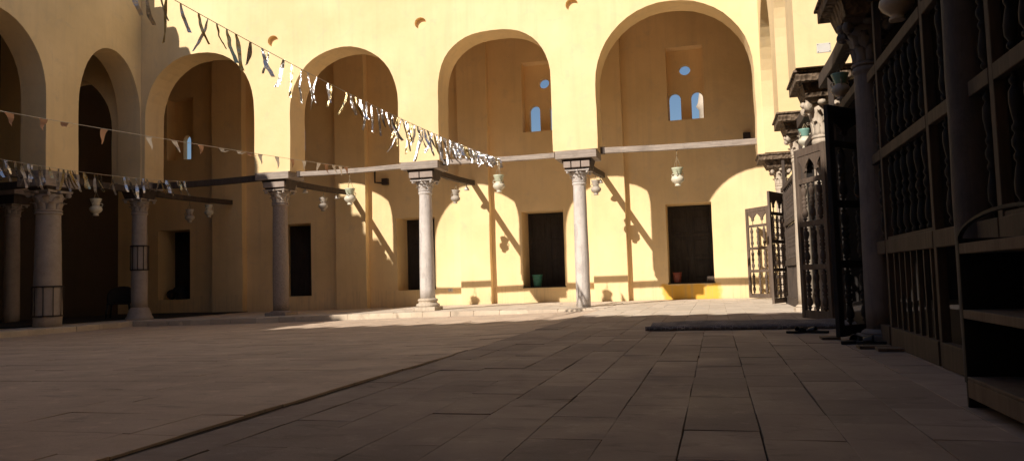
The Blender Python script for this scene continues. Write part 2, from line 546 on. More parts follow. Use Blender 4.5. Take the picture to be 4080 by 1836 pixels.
# arcade wall of the prayer hall on the right
RX0, RX1 = 1.155, 2.02
RZ = 3.40
rl = [(.645, 0), (1.0, 0), (1.0, RZ)]
for a, b in ((1.4, 2.05), (2.9, 4.65), (5.5, 7.48), (8.42, 10.82), (11.78, 13.74), (14.66, 17.72)):
    rl += arch(a, b, RZ, 4.7, min(1.7, (b - a) * .62), 1.9)
rl[-1] = (17.72, 3.32)
rl += [(17.745, 3.32), (17.745, H), (.645, H)]
rw = MB(); plate2d(rw, jit(rl, .3, .012, 9), [], FY, RX0, RX1)
rwt = thing('arcade_wall', 'plaster arcade wall of the prayer hall along the right side', 'wall', (1.5, 9, 0))
rw.build('wall', M['plaster'], rwt, (1.5, 9, 0), .012)

# back wall of the far arcade
YB = 22.40
def rect(a, b, c, d): return [(a, c), (b, c), (b, d), (a, d)]
doors = [(-1.32, -.05), (-5.59, -4.31), (-9.64, -8.37), (-13.9, -12.63), (-18.46, -17.19)]
wins = [(-1.14, -.11), (-5.46, -4.24), (-13.85, -12.8), (-18.1, -17.05)]
bt = thing('back_wall', 'ochre plaster wall behind the far arcade with deep shuttered openings', 'wall', (-6, 22.6, 0))
bw = MB()
hl = [jit(rect(a, b, .47 - (.1 if a < -12 else 0), 2.73), .5, .006, 2) for a, b in doors]
hw = [jit(rect(a, b, 5.13, 7.26), .5, .006, 2) for a, b in wins]
plate2d(bw, rect(-20.1, 12, -.3, H), hl + hw, FX, YB, YB + .42)
h2 = []
for a, b in wins:
    w = b - a; c = (a + b) / 2
    if a < -17:
        h2.append(arch(c - .19, c + .12, 5.18, 5.85, .2, 2, 10))
    else:
        h2.append(arch(c - .485, c - .15, 5.14, 5.84, .18, 2, 12))
        h2.append(arch(c + .15, c + .485, 5.14, 5.84, .18, 2, 12))
        h2.append([(c + .16 * cos(2 * pi * k / 24), 6.68 + .155 * sin(2 * pi * k / 24)) for k in range(24)])
plate2d(bw, rect(-20.1, 12, -.3, H), [rect(a, b, .47 - (.1 if a < -12 else 0), 2.73) for a, b in doors] + h2, FX, YB + .42, YB + .62)
plate2d(bw, rect(-20.1, 12, -.3, 3.4), [rect(a, b, .47 - (.1 if a < -12 else 0), 2.73) for a, b in doors], FX, YB + .62, YB + 1.2)
bw.build('wall', M['plaster_back'], bt, (-6, 22.6, 0))
for a, b in ((-16.14, -15.0), (-11.62, -10.57), (-7.47, -6.52), (-3.43, -2.44)):
    pm = MB(); plate2d(pm, jit(rect(a, b, -.2, 8.4), .5, .012, a), [], FX, 22.15, 22.398)
    pm.build('pilaster', M['plaster_back'], bt, (-6, 22.6, 0), .012)
for a, b in doors:
    zb_ = .47 - (.1 if a < -12 else 0)
    m = (a + b) / 2
    for x0, x1 in ((a + .004, m - .002), (m + .002, b - .004)):
        s = MB(); y0 = YB + .86
        s.box(x0, x1, y0 + .02, y0 + .06, zb_ + .01, 2.72)
        for zz in (zb_ + .012, zb_ + .66, zb_ + 1.34, 2.60):
            s.box(x0 + .075, x1 - .075, y0 - .004, y0 + .02, zz, zz + .10)
        for xx in (x0, x1 - .075): s.box(xx, xx + .075, y0 - .004, y0 + .02, zb_ + .012, 2.718)
        for zz in (zb_ + .16, zb_ + .82, zb_ + 1.5):
            s.box(x0 + .12, x1 - .12, y0 + .003, y0 + .02, zz, min(zz + .42, 2.54))
        if x0 < m - .1: s.box(m - .03, m + .03, y0 - .012, y0 - .005, zb_ + .012, 2.715)
        s.box(x0 - .05 if x0 < m - .1 else m - .001, m - .0015 if x0 < m - .1 else x1 + .05, y0 + .062, y0 + .09, zb_ - .05, 2.78)
        s.build('shutter', M['shutter'], bt, (-6, 22.6, 0), .006)
for a, b in doors[:2]:
    sill = MB(); sill.box(a - .015, b + .02, YB - .02, YB + .85, .44, .472)
    sill.build('sill', M['lattice_dark'], bt, (-6, 22.6, 0))

# outer walls and roofs that shut the arcades and the hall
def solid(name, label, cat, boxes, mat):
    m = MB()
    for b in boxes: m.box(*b)
    return tag(m.build(name, mat), label, cat)
solid('outer_wall', 'dim plaster wall behind the columns of the left arcade', 'wall', [(-20.7, -20.105, -5, 23.6, -.3, H)], M['plaster_shade'])
solid('outer_wall', 'plaster wall closing the arcade behind the viewer', 'wall', [(-20.1, 12, -5.6, -5.01, -.3, H)], M['plaster'])
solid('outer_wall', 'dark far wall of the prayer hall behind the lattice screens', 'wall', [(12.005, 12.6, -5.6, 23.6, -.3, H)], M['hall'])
solid('outer_wall', 'added dark sun-blocking wall across the end of the prayer hall', 'wall', [(2.035, 12, 18.12, 18.44, -.02, 8.38)], M['hall'])  # added wall that keeps sunlight off the plaster seen through the screen
solid('roof', 'flat timber roof over the far arcade', 'roof', [(-20.1, 12, 18.505, 22.395, 8.4, 8.62)], M['roof'])
solid('roof', 'flat timber roof over the left arcade', 'roof', [(-20.1, -15.925, -5, 18.5, 8.4, 8.62)], M['roof'])
solid('roof', 'flat timber roof over the arcade behind the viewer', 'roof', [(-15.92, 12, -5, -.065, 8.4, 8.62)], M['roof'])
solid('roof', 'flat timber roof over the prayer hall', 'roof', [(2.025, 12, .645, 18.5, 8.4, 8.62)], M['roof'])
# ------------------------------------------------------------------ columns
def leaf(mb, ang, r0, z0, r1, z1, w, M_=None, curl=.03):
    """one acanthus-like leaf standing against the bell of a capital"""
    pts = []
    for i in range(6):
        t = i / 5
        z = z0 + (z1 - z0) * (t if t < .8 else .8 + (t - .8) * -.3)
        r = r0 + (r1 - r0) * t * t + curl * (max(0, t - .5) * 2) ** 2
        hw = w * (1 - .15 * t) * (1 if t < .8 else .62) / 2
        for s in (-1, -.45, 0, .45, 1):
            rr = r + .012 * (1 - s * s) - (.010 if abs(s) == .45 else 0)
            a = ang + s * hw / max(r, .05)
            p = Vector((rr * cos(a), rr * sin(a), z + .012 * abs(s) * (1 if i % 2 else -1)))
            pts.append(M_ @ p if M_ else p)
    back = []
    for p in pts:
        c = Vector((p.x * .86, p.y * .86, p.z - .004)); back.append(c)
    n = len(pts)
    fs = [(i * 5 + k, i * 5 + k + 1, i * 5 + k + 6, i * 5 + k + 5) for i in range(5) for k in range(4)]
    fs2 = [tuple(j + n for j in f[::-1]) for f in fs]
    edge = [i * 5 for i in range(6)] + [25 + k for k in range(1, 5)] + [i * 5 + 4 for i in range(4, -1, -1)] + [3, 2, 1]
    sd = [(edge[i], edge[(i + 1) % len(edge)], edge[(i + 1) % len(edge)] + n, edge[i] + n) for i in range(len(edge))]
    mb.add(pts + back, fs + fs2 + sd, True)

def capital(mb, z0, z1, r0, rt, worn=0):
    h = z1 - z0
    mb.lathe([(r0 * 1.12, z0), (r0 * 1.16, z0 + h * .05), (r0 * 1.02, z0 + h * .1), (r0 * 1.05, z0 + h * .4), (r0 * 1.25, z0 + h * .7), (rt * .80, z0 + h * .86)], 20, wob=.05)
    for k in range(8):
        leaf(mb, 2 * pi * k / 8 + .2, r0 * 1.05, z0 + h * .08, r0 * 1.32, z0 + h * .52, r0 * .82, curl=h * .08)
    for k in range(8):
        leaf(mb, 2 * pi * (k + .5) / 8 + .2, r0 * 1.05, z0 + h * .3, r0 * 1.42, z0 + h * .80, r0 * .80, curl=h * .12)
    for k in range(4):
        a = pi / 4 + k * pi / 2
        c = Vector((cos(a), sin(a), 0)) * rt * 1.16
        M_ = Matrix.Translation((c.x, c.y, z0 + h * .80)) @ Matrix.Rotation(a, 4, 'Z') @ Matrix.Rotation(pi / 2, 4, 'X')
        mb.lathe([(.01, -h * .075), (h * .05, -h * .085), (h * .07, -h * .06), (h * .11, -h * .065), (h * .13, -h * .04), (h * .13, h * .04), (h * .11, h * .065), (h * .07, h * .06), (h * .05, h * .085), (.01, h * .075)], 12, M_)
        a2 = k * pi / 2
        mb.ball((cos(a2) * rt * .97, sin(a2) * rt * .97, z0 + h * .90), h * .11, h * .11, h * .09, 8, 5)
    # abacus with concave sides
    pts = []
    for k in range(4):
        a = -pi / 4 + k * pi / 2
        p0 = Vector((cos(a), sin(a))) * rt * 1.40; p1 = Vector((cos(a + pi / 2), sin(a + pi / 2))) * rt * 1.40
        mid = (p0 + p1) / 2
        for i in range(6):
            t = i / 6; q = p0.lerp(p1, t) - mid.normalized() * rt * .14 * sin(pi * t)
            pts.append(q)
    n = len(pts)
    mb.add([(p.x, p.y, z0 + h * .90) for p in pts] + [(p.x * 1.04, p.y * 1.04, z1) for p in pts],
           [tuple(range(n))[::-1], tuple(range(n, 2 * n))] + [(k, (k + 1) % n, n + (k + 1) % n, n + k) for k in range(n)])

def cap_plain(mb, z0, z1, r0, rt):
    capital(mb, z0, z1, r0, rt)

def column(x, y, z0, label, r=(.17, .155), base='none', mat='marble', capmat='marble', ztop=2.97, capz=3.25, rt=.285, blocks=3, group='columns carrying the courtyard arches', zpl=3.50, ph=(.49, .40), pz=3.685, carved=False, cage=None, lean=0):
    t = thing('column', label, 'column', (x, y, z0), 0, group)
    d = -z0
    s = MB(); zb = {'none': .0, 'attic': .30, 'flare': .34, 'block': .12}[base]
    prof = [(r[0], zb)]
    for i in range(1, 12):
        u = i / 11
        prof.append((r[0] + (r[1] - r[0]) * u + .006 * sin(u * pi), zb + (ztop + d - .09 - zb) * u))
    prof += [(r[1] * 1.0, ztop + d - .08), (r[1] * 1.14, ztop + d - .06), (r[1] * 1.14, ztop + d - .03), (r[1] * 1.02, ztop + d)]
    s.lathe(prof, 28, wob=.045)
    s.build('shaft', M[mat], t)
    if base == 'attic':
        b = MB(); R = r[0]
        b.box(-R * 1.55, R * 1.55, -R * 1.55, R * 1.55, -.01, .09)
        b.lathe([(R * 1.5, .09), (R * 1.58, .12), (R * 1.5, .16), (R * 1.22, .18), (R * 1.2, .22), (R * 1.34, .245), (R * 1.3, .275), (R * 1.02, .30)], 26, wob=.05)
        b.build('base', M['limestone'], t, bevel=.012)
    elif base == 'flare':
        b = MB(); R = r[0]
        b.lathe([(R * 1.7, -.01), (R * 1.7, .05), (R * 1.5, .1), (R * 1.35, .2), (R * 1.15, .3), (R * 1.0, .34)], 26, wob=.03)
        b.build('base', M[mat], t)
    elif base == 'block':
        b = MB(); R = r[0]
        b.box(-R * 1.5, R * 1.5, -R * 1.5, R * 1.5, -.02, .07); b.lathe([(R * 1.4, .07), (R * 1.3, .1), (R * 1.02, .12)], 24, wob=.06)
        b.build('base', M[mat], t, bevel=.015)
    c = MB(); capital(c, ztop + d, capz + d, r[1], rt)
    c.build('capital', M[capmat], t)
    q = MB()
    q.box(-ph[0] * .74, ph[0] * .74, -ph[1] * .74, ph[1] * .74, capz + d + .002, zpl + d - .002, taper=.80)
    q.build('impost', M['carved' if carved else 'beam_dark'], t)
    if blocks:
        wid = ph[0] * .66; n = blocks
        cut = sorted([0, 1] + [(k + random.uniform(-.12, .12)) / n for k in range(1, n)])
        for u0, u1 in zip(cut[:-1], cut[1:]):
            for yy in (-ph[1] * .78, ph[1] * .66):
                w = MB(); w.box(-wid + 2 * wid * u0 + .012, -wid + 2 * wid * u1 - .012, yy, yy + .06, capz + d + .045, zpl + d - .055)
                w.build('block', M['blockstone'], t, bevel=.008)
    p = MB(); p.box(-ph[0], ph[0], -ph[1], ph[1], zpl + d, pz + d)
    if carved: p.box(-ph[0] - .03, ph[0] + .03, -ph[1] - .03, ph[1] + .03, pz + d - .035, pz + d - .003)
    p.build('plate', M['carved' if carved else 'beam'], t, bevel=.008)
    if cage:
        k = MB(); a, b_, R = cage
        for zz in (a, b_):
            k.lathe([(R - .012, zz + d), (R, zz + d), (R, zz + .035 + d), (R - .012, zz + .035 + d)], 20, smooth=False)
        for i in range(10):
            an = 2 * pi * i / 10 + .2
            k.tube([(R * cos(an), R * sin(an), a + d), (R * cos(an), R * sin(an), b_ + d + .03)], .011, 5)
        k.build('cage', M['iron'], t)
    return t

column(-3.07, 18.13, 0, 'smooth pale grey marble column standing in full sun without a base', r=(.172, .15), blocks=3)
column(-7.0, 18.13, 0, 'white marble column in full sun on a moulded attic base', r=(.19, .155), base='attic', blocks=2)
column(-11.12, 18.13, -.05, 'grey granite column half in shade, sunlight only on its capital', r=(.205, .19), mat='granite', capmat='marble_warm', base='block', ztop=2.90, rt=.31, blocks=1)
column(-15.55, 18.13, -.10, 'shaded corner column with a flared base and an iron cage halfway up', r=(.215, .19), mat='marble_warm', capmat='marble_warm', base='flare', ztop=2.88, rt=.31, blocks=0, cage=(1.26, 1.92, .235))
ca = column(-15.55, 15.08, -.10, 'thick shaded column with an iron cage around its foot at the left', r=(.31, .265), mat='marble_warm', capmat='marble_warm', base='none', ztop=2.66, capz=3.16, rt=.36, blocks=0, zpl=3.24, pz=3.60, cage=(.14, .84, .335), ph=(.42, .50))
for yy, lb in ((11.2, 'first'), (7.2, 'second'), (3.2, 'third')):
    column(-15.55, yy, -.10, lb + ' column along the left arcade outside the shaded corner', r=(.25, .22), mat='marble_warm', capmat='marble_warm', ztop=2.86, rt=.33, blocks=0, pz=3.60, ph=(.42, .50))
column(-19.3, 17.5, -.10, 'dim engaged column deep inside the left arcade', r=(.2, .18), mat='marble_warm', capmat='marble_warm', blocks=0)
RC = dict(capz=3.06, rt=.21, blocks=0, zpl=3.24, ph=(.35, .50), pz=3.395, carved=True, group='columns along the prayer hall')
for (yy, zt, lb, mt, xx, bs, rr) in ((2.4, 2.6, 'slim column hidden behind the low cabinet', 'marble_deep_shade', 1.5, 'none', (.125, .11)), (5.07, 2.6, 'slim dark column between the two lattice screens, behind the cabinet', 'marble_deep_shade', 1.5, 'none', (.118, .112)),
                         (7.95, 2.62, 'slim shaded column with a dark carved capital beside the nearest open lattice door', 'marble_shade', 1.49, 'block', (.135, .115)),
                         (11.42, 2.52, 'prayer hall column whose carved capital alone catches the sun', 'limestone', 1.51, 'block', (.135, .115)),
                         (14.2, 2.66, 'sunlit slim column behind the tall open lattice door', 'limestone', 1.49, 'block', (.135, .115))):
    column(xx, yy, 0, lb, mat=mt, capmat=mt, ztop=zt, base=bs, r=rr, **RC)
RC2 = dict(RC); RC2.update(zpl=3.16, pz=3.295, capz=3.0, ph=(.47, .44))
column(1.49, 18.13, 0, 'sunlit slim column under the far right corner of the court', mat='limestone', capmat='limestone', ztop=2.6, base='block', r=(.125, .11), **RC2)

# ------------------------------------------------------------------ tie beams
def beam(name, p0, p1, w, h, label, mat='beam', group='wooden tie beams of the arcades', sag=.02, endblock=False):
    p0, p1 = Vector(p0), Vector(p1); d = p1 - p0; L = d.length
    m = MB(); n = 8
    ax = d.normalized(); side = ax.cross(Vector((0, 0, 1))).normalized()
    rings = []
    for i in range(n + 1):
        t = i / n
        c = d * t - Vector((0, 0, sag * sin(pi * t))) + noise.noise_vector(Vector((t * 3, L, p0.x))) * .008
        for s, z in ((-1, -1), (1, -1), (1, 1), (-1, 1)):
            rings.append(c + side * s * w / 2 + Vector((0, 0, z * h / 2)))
    fs = [(i * 4 + k, i * 4 + (k + 1) % 4, i * 4 + 4 + (k + 1) % 4, i * 4 + 4 + k) for i in range(n) for k in range(4)]
    fs += [(3, 2, 1, 0), (n * 4, n * 4 + 1, n * 4 + 2, n * 4 + 3)]
    m.add(rings, fs)
    ob = m.build(name, M[mat], bevel=.008); ob.location = p0
    if endblock:
        e = MB(); e.box(-.01, .09, -w / 2 - .006, w / 2 + .006, -h / 2 - .012, h / 2 + .014)
        e.build('end_block', M['beam_dark'], ob)
    return tag(ob, label, 'beam', group)

zb = 3.63
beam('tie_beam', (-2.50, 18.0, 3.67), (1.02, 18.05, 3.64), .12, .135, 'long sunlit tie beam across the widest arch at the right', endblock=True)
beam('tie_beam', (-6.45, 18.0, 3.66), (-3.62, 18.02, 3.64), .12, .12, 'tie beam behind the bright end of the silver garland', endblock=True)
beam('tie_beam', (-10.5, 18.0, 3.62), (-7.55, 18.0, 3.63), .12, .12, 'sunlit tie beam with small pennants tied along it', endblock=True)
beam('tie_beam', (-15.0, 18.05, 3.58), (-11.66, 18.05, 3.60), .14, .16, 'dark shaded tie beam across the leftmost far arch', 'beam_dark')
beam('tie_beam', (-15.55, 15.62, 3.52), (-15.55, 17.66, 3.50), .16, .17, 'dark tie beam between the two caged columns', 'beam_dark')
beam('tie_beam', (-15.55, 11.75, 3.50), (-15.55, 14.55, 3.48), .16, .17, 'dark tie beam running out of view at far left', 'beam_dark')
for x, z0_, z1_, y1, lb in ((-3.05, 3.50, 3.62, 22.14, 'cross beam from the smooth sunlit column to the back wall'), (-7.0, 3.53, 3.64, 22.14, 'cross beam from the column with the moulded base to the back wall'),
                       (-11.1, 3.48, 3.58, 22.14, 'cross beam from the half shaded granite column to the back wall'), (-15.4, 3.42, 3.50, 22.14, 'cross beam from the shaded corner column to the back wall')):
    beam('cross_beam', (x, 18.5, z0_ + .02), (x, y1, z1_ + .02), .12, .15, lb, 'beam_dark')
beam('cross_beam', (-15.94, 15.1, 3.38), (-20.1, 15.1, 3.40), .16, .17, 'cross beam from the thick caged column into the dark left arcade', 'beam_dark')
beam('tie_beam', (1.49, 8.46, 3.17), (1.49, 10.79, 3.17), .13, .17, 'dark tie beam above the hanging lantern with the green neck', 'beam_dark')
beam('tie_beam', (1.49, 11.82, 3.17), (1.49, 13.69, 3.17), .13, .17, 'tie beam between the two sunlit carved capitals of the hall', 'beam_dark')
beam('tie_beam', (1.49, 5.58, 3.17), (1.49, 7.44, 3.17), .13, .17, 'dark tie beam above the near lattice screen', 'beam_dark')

# ------------------------------------------------------------------ hanging lanterns
def lantern(label, x, y, ztop, drop, scale=1.0, body='ceramic', neck='ceramic', group='lanterns hanging in the arcades', tilt=0):
    t = thing('lantern', label, 'lantern', (x, y, ztop), random.uniform(0, 2), group)
    t.rotation_euler.x = tilt
    z = -drop; k = scale
    b = MB()   # body from foot to shoulder; origin of the pot is its foot at z - .42
    pf_ = [(.055, .0), (.07, .0), (.068, .025), (.05, .035), (.075, .06), (.125, .10), (.15, .145), (.142, .19), (.11, .225), (.082, .245), (.08, .255)]
    b.lathe([(r * k, z - .42 * k + h * k) for r, h in pf_], 20)
    bo = b.build('bowl', M[body], t)
    nk = MB()
    np_ = [(.08, .256), (.085, .27), (.105, .33), (.128, .395), (.138, .42), (.126, .42), (.10, .36), (.07, .27)]
    nk.lathe([(r * k, z - .42 * k + h * k) for r, h in np_], 20)
    nk.build('neck', M[neck], t)
    for i in range(3):
        a = 2 * pi * i / 3 + .3
        hd = MB()
        c = lambda r, h: (r * k * cos(a), r * k * sin(a), z - .42 * k + h * k)
        hd.tube([c(.10, .225), c(.145, .235), c(.155, .275), c(.13, .30), c(.098, .295)], .011 * k, 6)
        hd.build('handle', M[body], t)
    cd = MB()
    top = (0, 0, -drop * .38)
    cd.tube([(0, 0, 0), top], .008, 5)
    for i in range(3):
        a = 2 * pi * i / 3 + .3
        cd.tube([top, (.15 * k * cos(a), .15 * k * sin(a), z - .42 * k + .27 * k)], .005, 4)
    cd.build('cord', M['cord'], t)
    return t
lantern('off white clay lantern hanging alone under the widest arch', -.76, 18.03, 3.57, .42, neck='celadon')
lantern('off white lantern on long cords below the bright end of the silver garland', -5.03, 18.0, 3.59, .34, neck='celadon')
lantern('off white lantern under the pennant tie beam beside a sunlit patch of wall', -9.02, 18.0, 3.56, .40, neck='celadon')
lantern('grey lantern half sunlit behind the smooth marble column', -3.05, 20.69, 3.45, .13, .95, 'ceramic_grey', 'ceramic_grey')
lantern('small grey lantern half sunlit on the cross beam of the moulded-base column', -7.0, 20.55, 3.45, .18, .90, 'ceramic_grey', 'ceramic_grey', tilt=.08)
lantern('shaded lantern with tilted cords hanging from the cross beam of the granite column', -11.1, 20.45, 3.42, .16, .92, 'ceramic_grey', 'ceramic_grey', tilt=-.12)
lantern('dim lantern on the cross beam behind the shaded corner column', -15.4, 20.06, 3.38, .26, .95, 'ceramic_grey', 'ceramic_grey')
lantern('dim pale lantern further along the cross beam of the corner column', -15.4, 20.98, 3.40, .05, .95, 'ceramic', 'ceramic')
lantern('dim pale lantern between the two caged columns', -15.55, 16.55, 3.42, .30, 1.05, 'ceramic', 'ceramic')
lantern('clay lantern with a green glazed neck beside the dark carved capital', 1.49, 9.5, 3.08, .13, .72, 'ceramic_grey', 'glaze')
lantern('pale blue grey lantern hanging before the carved stone capital', 1.46, 12.9, 3.08, .15, .72, 'ceramic', 'glaze')
lantern('dark lantern above the top rail of the near lattice screen', 1.53, 6.8, 3.08, .0, .9, 'ceramic_grey', 'ceramic_grey')
for x, y, z, lb in ((-11.1, 21.3, 3.48, 'small white lamp on the cross beam next to the sunlit patch'), (-11.1, 19.4, 3.46, 'small glass lamp on the cross beam nearest the granite column'),
                    (-7.0, 21.5, 3.52, 'small white lamp at the wall end of the middle cross beam'), (-3.05, 21.55, 3.50, 'small white lamp at the wall end of the cross beam behind the smooth column')):
    t = thing('spot_lamp', lb, 'lamp', (x, y, z), 0, 'small lamps under the cross beams')
    a = MB(); a.tube([(0, 0, .06), (0, 0, -.05)], .012, 6); a.build('stem', M['iron'], t)
    s = MB(); s.lathe([(.02, -.05), (.05, -.075), (.085, -.15), (.08, -.155), (.045, -.09)], 14); s.build('shade', M['white'], t)

# ------------------------------------------------------------------ lattice screens and doors
def baluster_mesh(h, r):
    pr = [(.35, 0), (.35, .03), (.75, .05), (.75, .075), (.45, .095), (.95, .14), (1.0, .22), (.72, .31), (.5, .36), (.8, .385), (.8, .41), (.5, .435), (.95, .48), (.95, .52), (.5, .565), (.8, .59), (.8, .615), (.5, .64), (.72, .69), (1.0, .78), (.95, .86), (.45, .905), (.75, .925), (.75, .95), (.35, .97), (.35, 1)]
    b = MB(); b.lathe([(a * r, z * h) for a, z in pr], 9); return b

def bal_row(root, xs, y, z0, z1, r, mat, vert=False):
    first = None
    for x in xs:
        if first is None:
            first = baluster_mesh(z1 - z0, r).build('baluster', mat, root); o = first
        else:
            o = first.copy(); C.objects.link(o); o.parent = root
        o.location = (x, y, z0)

def ogee(x0, x1, z0, z1):
    """keel-arched opening"""
    c = (x0 + x1) / 2; h = (x1 - x0) / 2; H_ = z1 - z0
    pts = [(x0, z0)]
    for u, v in ((-1.0, .30), (-.72, .38), (-.78, .52), (-.62, .68), (-.34, .84), (0, 1.0), (.34, .84), (.62, .68), (.78, .52), (.72, .38), (1.0, .30)):
        pts.append((c + u * h, z0 + v * H_))
    pts.append((x1, z0))
    return pts

def door_leaf(label, loc, rz, mat='door', w=.92, h=2.46):
    """hinged at local x = 0, running to x = w, thickness along y"""
    m = M[mat]
    t = thing('lattice_door_leaf', label, 'door', loc, rz, 'open lattice doors of the prayer hall')  # a hinged door leaf of the prayer hall, not a gate
    st = .085; th = .05
    s = MB(); s.box(0, st, -th / 2, th / 2, .03, h); s.build('stile', m, t, bevel=.006)
    s = MB(); s.box(w - st, w, -th / 2, th / 2, .03, h); s.build('stile', m, t, bevel=.006)
    zs = [.03, .70, 1.30, 1.90, h - .11]; hs = [.11, .075, .075, .07, .11]
    for z, k in zip(zs, hs):
        r_ = MB(); r_.box(st, w - st, -th / 2 + .004, th / 2 - .004, z, z + k); r_.build('rail', m, t, bevel=.005)
    # fretwork panel with one full keel arch between two half arches
    f = MB(); z0 = 1.97; z1 = h - .11; a, b = st, w - st; q = (b - a)
    full = ogee(a + q * .25, b - q * .25, z0 + .001, z1 - .05)
    lh = ogee(a - q * .25, a + q * .25, z0 + .001, z1 - .05); lh = [(max(a, x), z) for x, z in lh if x >= a - .02]
    rh = [(a + b - x, z) for x, z in lh][::-1]
    outer = [(a, lh[0][1] + .001)] + lh[0:] + full + rh + [(b, z1), (a, z1)]
    cl = []
    for p in outer:
        if not cl or (abs(p[0] - cl[-1][0]) + abs(p[1] - cl[-1][1])) > 1e-4: cl.append(p)
    plate2d(f, cl, [], FX, -.012, .012)
    f.build('fretwork', m, t)
    xs = [st + (w - 2 * st) * (k + .5) / 3 for k in range(3)]
    for z0, z1 in ((.14, .70), (.775, 1.30), (1.375, 1.90)):
        bal_row(t, xs, 0, z0, z1, .042, m)
    return t

def leaf_between(label, hinge, free, mat='door', h=2.46, z=.0):
    d = Vector(free) - Vector(hinge)
    return door_leaf(label, (hinge[0], hinge[1], z), atan2(d.y, d.x), mat, d.length, h)
leaf_between('sunlit lattice door leaf standing open against the far back wall', (1.38, 20.95), (.85, 21.75), h=2.42)
leaf_between('lattice door leaf seen nearly edge on beside the far corner column', (1.50, 17.80), (1.13, 17.02), h=2.40)
leaf_between('tall lattice door leaf half in shade behind the end of the rolled rug', (1.47, 10.88), (1.17, 11.62), h=2.40)
leaf_between('nearest lattice door leaf in black shade beside the slim column', (1.75, 8.80), (1.12, 8.10), 'door_shade', h=2.32)

def screen(label, y0, y1, mat, bmat, x=1.49):
    """fixed screen in the bay y0..y1; built along local y"""
    m = M[mat]
    t = thing('lattice_screen', label, 'screen', (x, y0, 0), 0, 'fixed lattice screens of the prayer hall')
    L = y1 - y0
    p0, p1 = L * .245, L * .845
    for p in (p0, p1):
        a = MB(); a.box(-.03, .03, p - .035, p + .035, .0, 3.075); a.build('post', m, t, bevel=.006)
    for z, h_, d in ((2.43, .09, .04), (1.65, .09, .04), (.81, .12, .045), (.0, .17, .06)):
        for a0, a1 in ((0, p0 - .036), (p0 + .036, p1 - .036), (p1 + .036, L)):
            a = MB(); a.box(-d / 2 - .012, d / 2, a0, a1, z, z + h_); a.build('rail', m, t, bevel=.006)
    led = MB(); led.box(-.02, .09, p0 + .036, p1 - .036, .93, .955); led.build('ledge', m, t)
    n = 6
    ys = [p0 + (p1 - p0) * (k + 1) / (n + 1) for k in range(n)]
    def row(ylist, z0, z1):
        first = None
        for yy in ylist:
            if first is None: first = baluster_mesh(z1 - z0, .034).build('baluster', M[bmat], t); o = first
            else: o = first.copy(); C.objects.link(o); o.parent = t
            o.location = (.01, yy, z0)
    side = [p0 * .5, (p1 + L) / 2]
    row(ys + side, 1.74, 2.43); row(ys + side, .93, 1.65)
    for k in range(7):
        yy = p0 + (p1 - p0) * (k + 1) / 8
        a = MB(); a.box(-.014, .014, yy - .016, yy + .016, .17, .81); a.build('bar', m, t)
    # reeded fillet panel above the middle rail beside the near column
    for a0, a1 in ((.03, p0 - .05),):
        pn = MB(); k = 7
        for i in range(k):
            yy = a0 + (a1 - a0) * (i + .5) / k
            pn.box(.045, .075, yy - .012, yy + .012, 1.75, 3.075)
        pn.build('slat_panel', M[bmat], t)
    return t
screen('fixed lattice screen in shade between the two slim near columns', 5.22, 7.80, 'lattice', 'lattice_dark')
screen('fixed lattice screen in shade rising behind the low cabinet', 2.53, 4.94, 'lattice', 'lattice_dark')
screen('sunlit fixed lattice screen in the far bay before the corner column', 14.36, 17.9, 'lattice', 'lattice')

def frame(label, x, ya, yb, ztop, za):
    t = thing('door_frame', label, 'door frame', (x, ya, 0), 0, 'door frames of the prayer hall')
    for yy in (ya, yb):
        a = MB(); a.box(-.03, .03, -.035 + yy - ya, .035 + yy - ya, .0, ztop); a.build('post', M['lattice'], t, bevel=.006)
    a = MB(); a.box(-.03, .03, .036, yb - ya - .036, za, za + .09); a.build('rail', M['lattice'], t, bevel=.006)
frame('door frame around the nearest open lattice door', 1.47, 8.3, 10.1, 3.075, 2.48)
frame('door frame behind the half shaded lattice door', 1.47, 11.6, 13.68, 3.075, 2.62)

# ------------------------------------------------------------------ the low cabinet at the right edge
t = thing('cabinet', 'low dark open cabinet with an arched crest in the near right corner', 'cabinet', (1.14, 2.9, 0))
cw = 1.28; cdp = .26
def cab(name, boxes, mat='lattice', bv=.004):
    a = MB()
    for b in boxes: a.box(*b)
    return a.build(name, M[mat], t, bevel=bv)
cab('side_panel', [(0, cdp, cw - .025, cw, 0, .81)], 'lattice_dark'); cab('side_panel', [(0, cdp, 0, .025, 0, .81)], 'lattice_dark')
a = MB()
ap = [(.0, .10), (cw, .10), (cw, .78)] + [(cw * (.5 + .5 * cos(pi * k / 16)), .78 + .135 * sin(pi * k / 16)) for k in range(17)][1:-1] + [(0, .78)]
plate2d(a, ap, [], FY, cdp + .001, cdp + .018); a.build('back_panel', M['shutter'], t)
cr = MB()
ap2 = [(cw * (.5 + .5 * cos(pi * k / 16)), .80 + .12 * sin(pi * k / 16)) for k in range(17)]
ap2 += [(cw * (.5 + .485 * cos(pi * k / 16)), .80 + .105 * sin(pi * k / 16)) for k in range(16, -1, -1)]
plate2d(cr, ap2, [], FY, -.001, .02); cr.build('crest', M['lattice_dark'], t)
cab('shelf', [(.0, cdp, .026, cw - .026, .735, .785)], 'door'); cab('shelf', [(.0, cdp, .026, cw - .026, .425, .468)], 'door'); cab('shelf', [(.0, cdp, .026, cw - .026, .135, .15), (.0, .03, .026, cw - .026, .05, .134)], 'door')

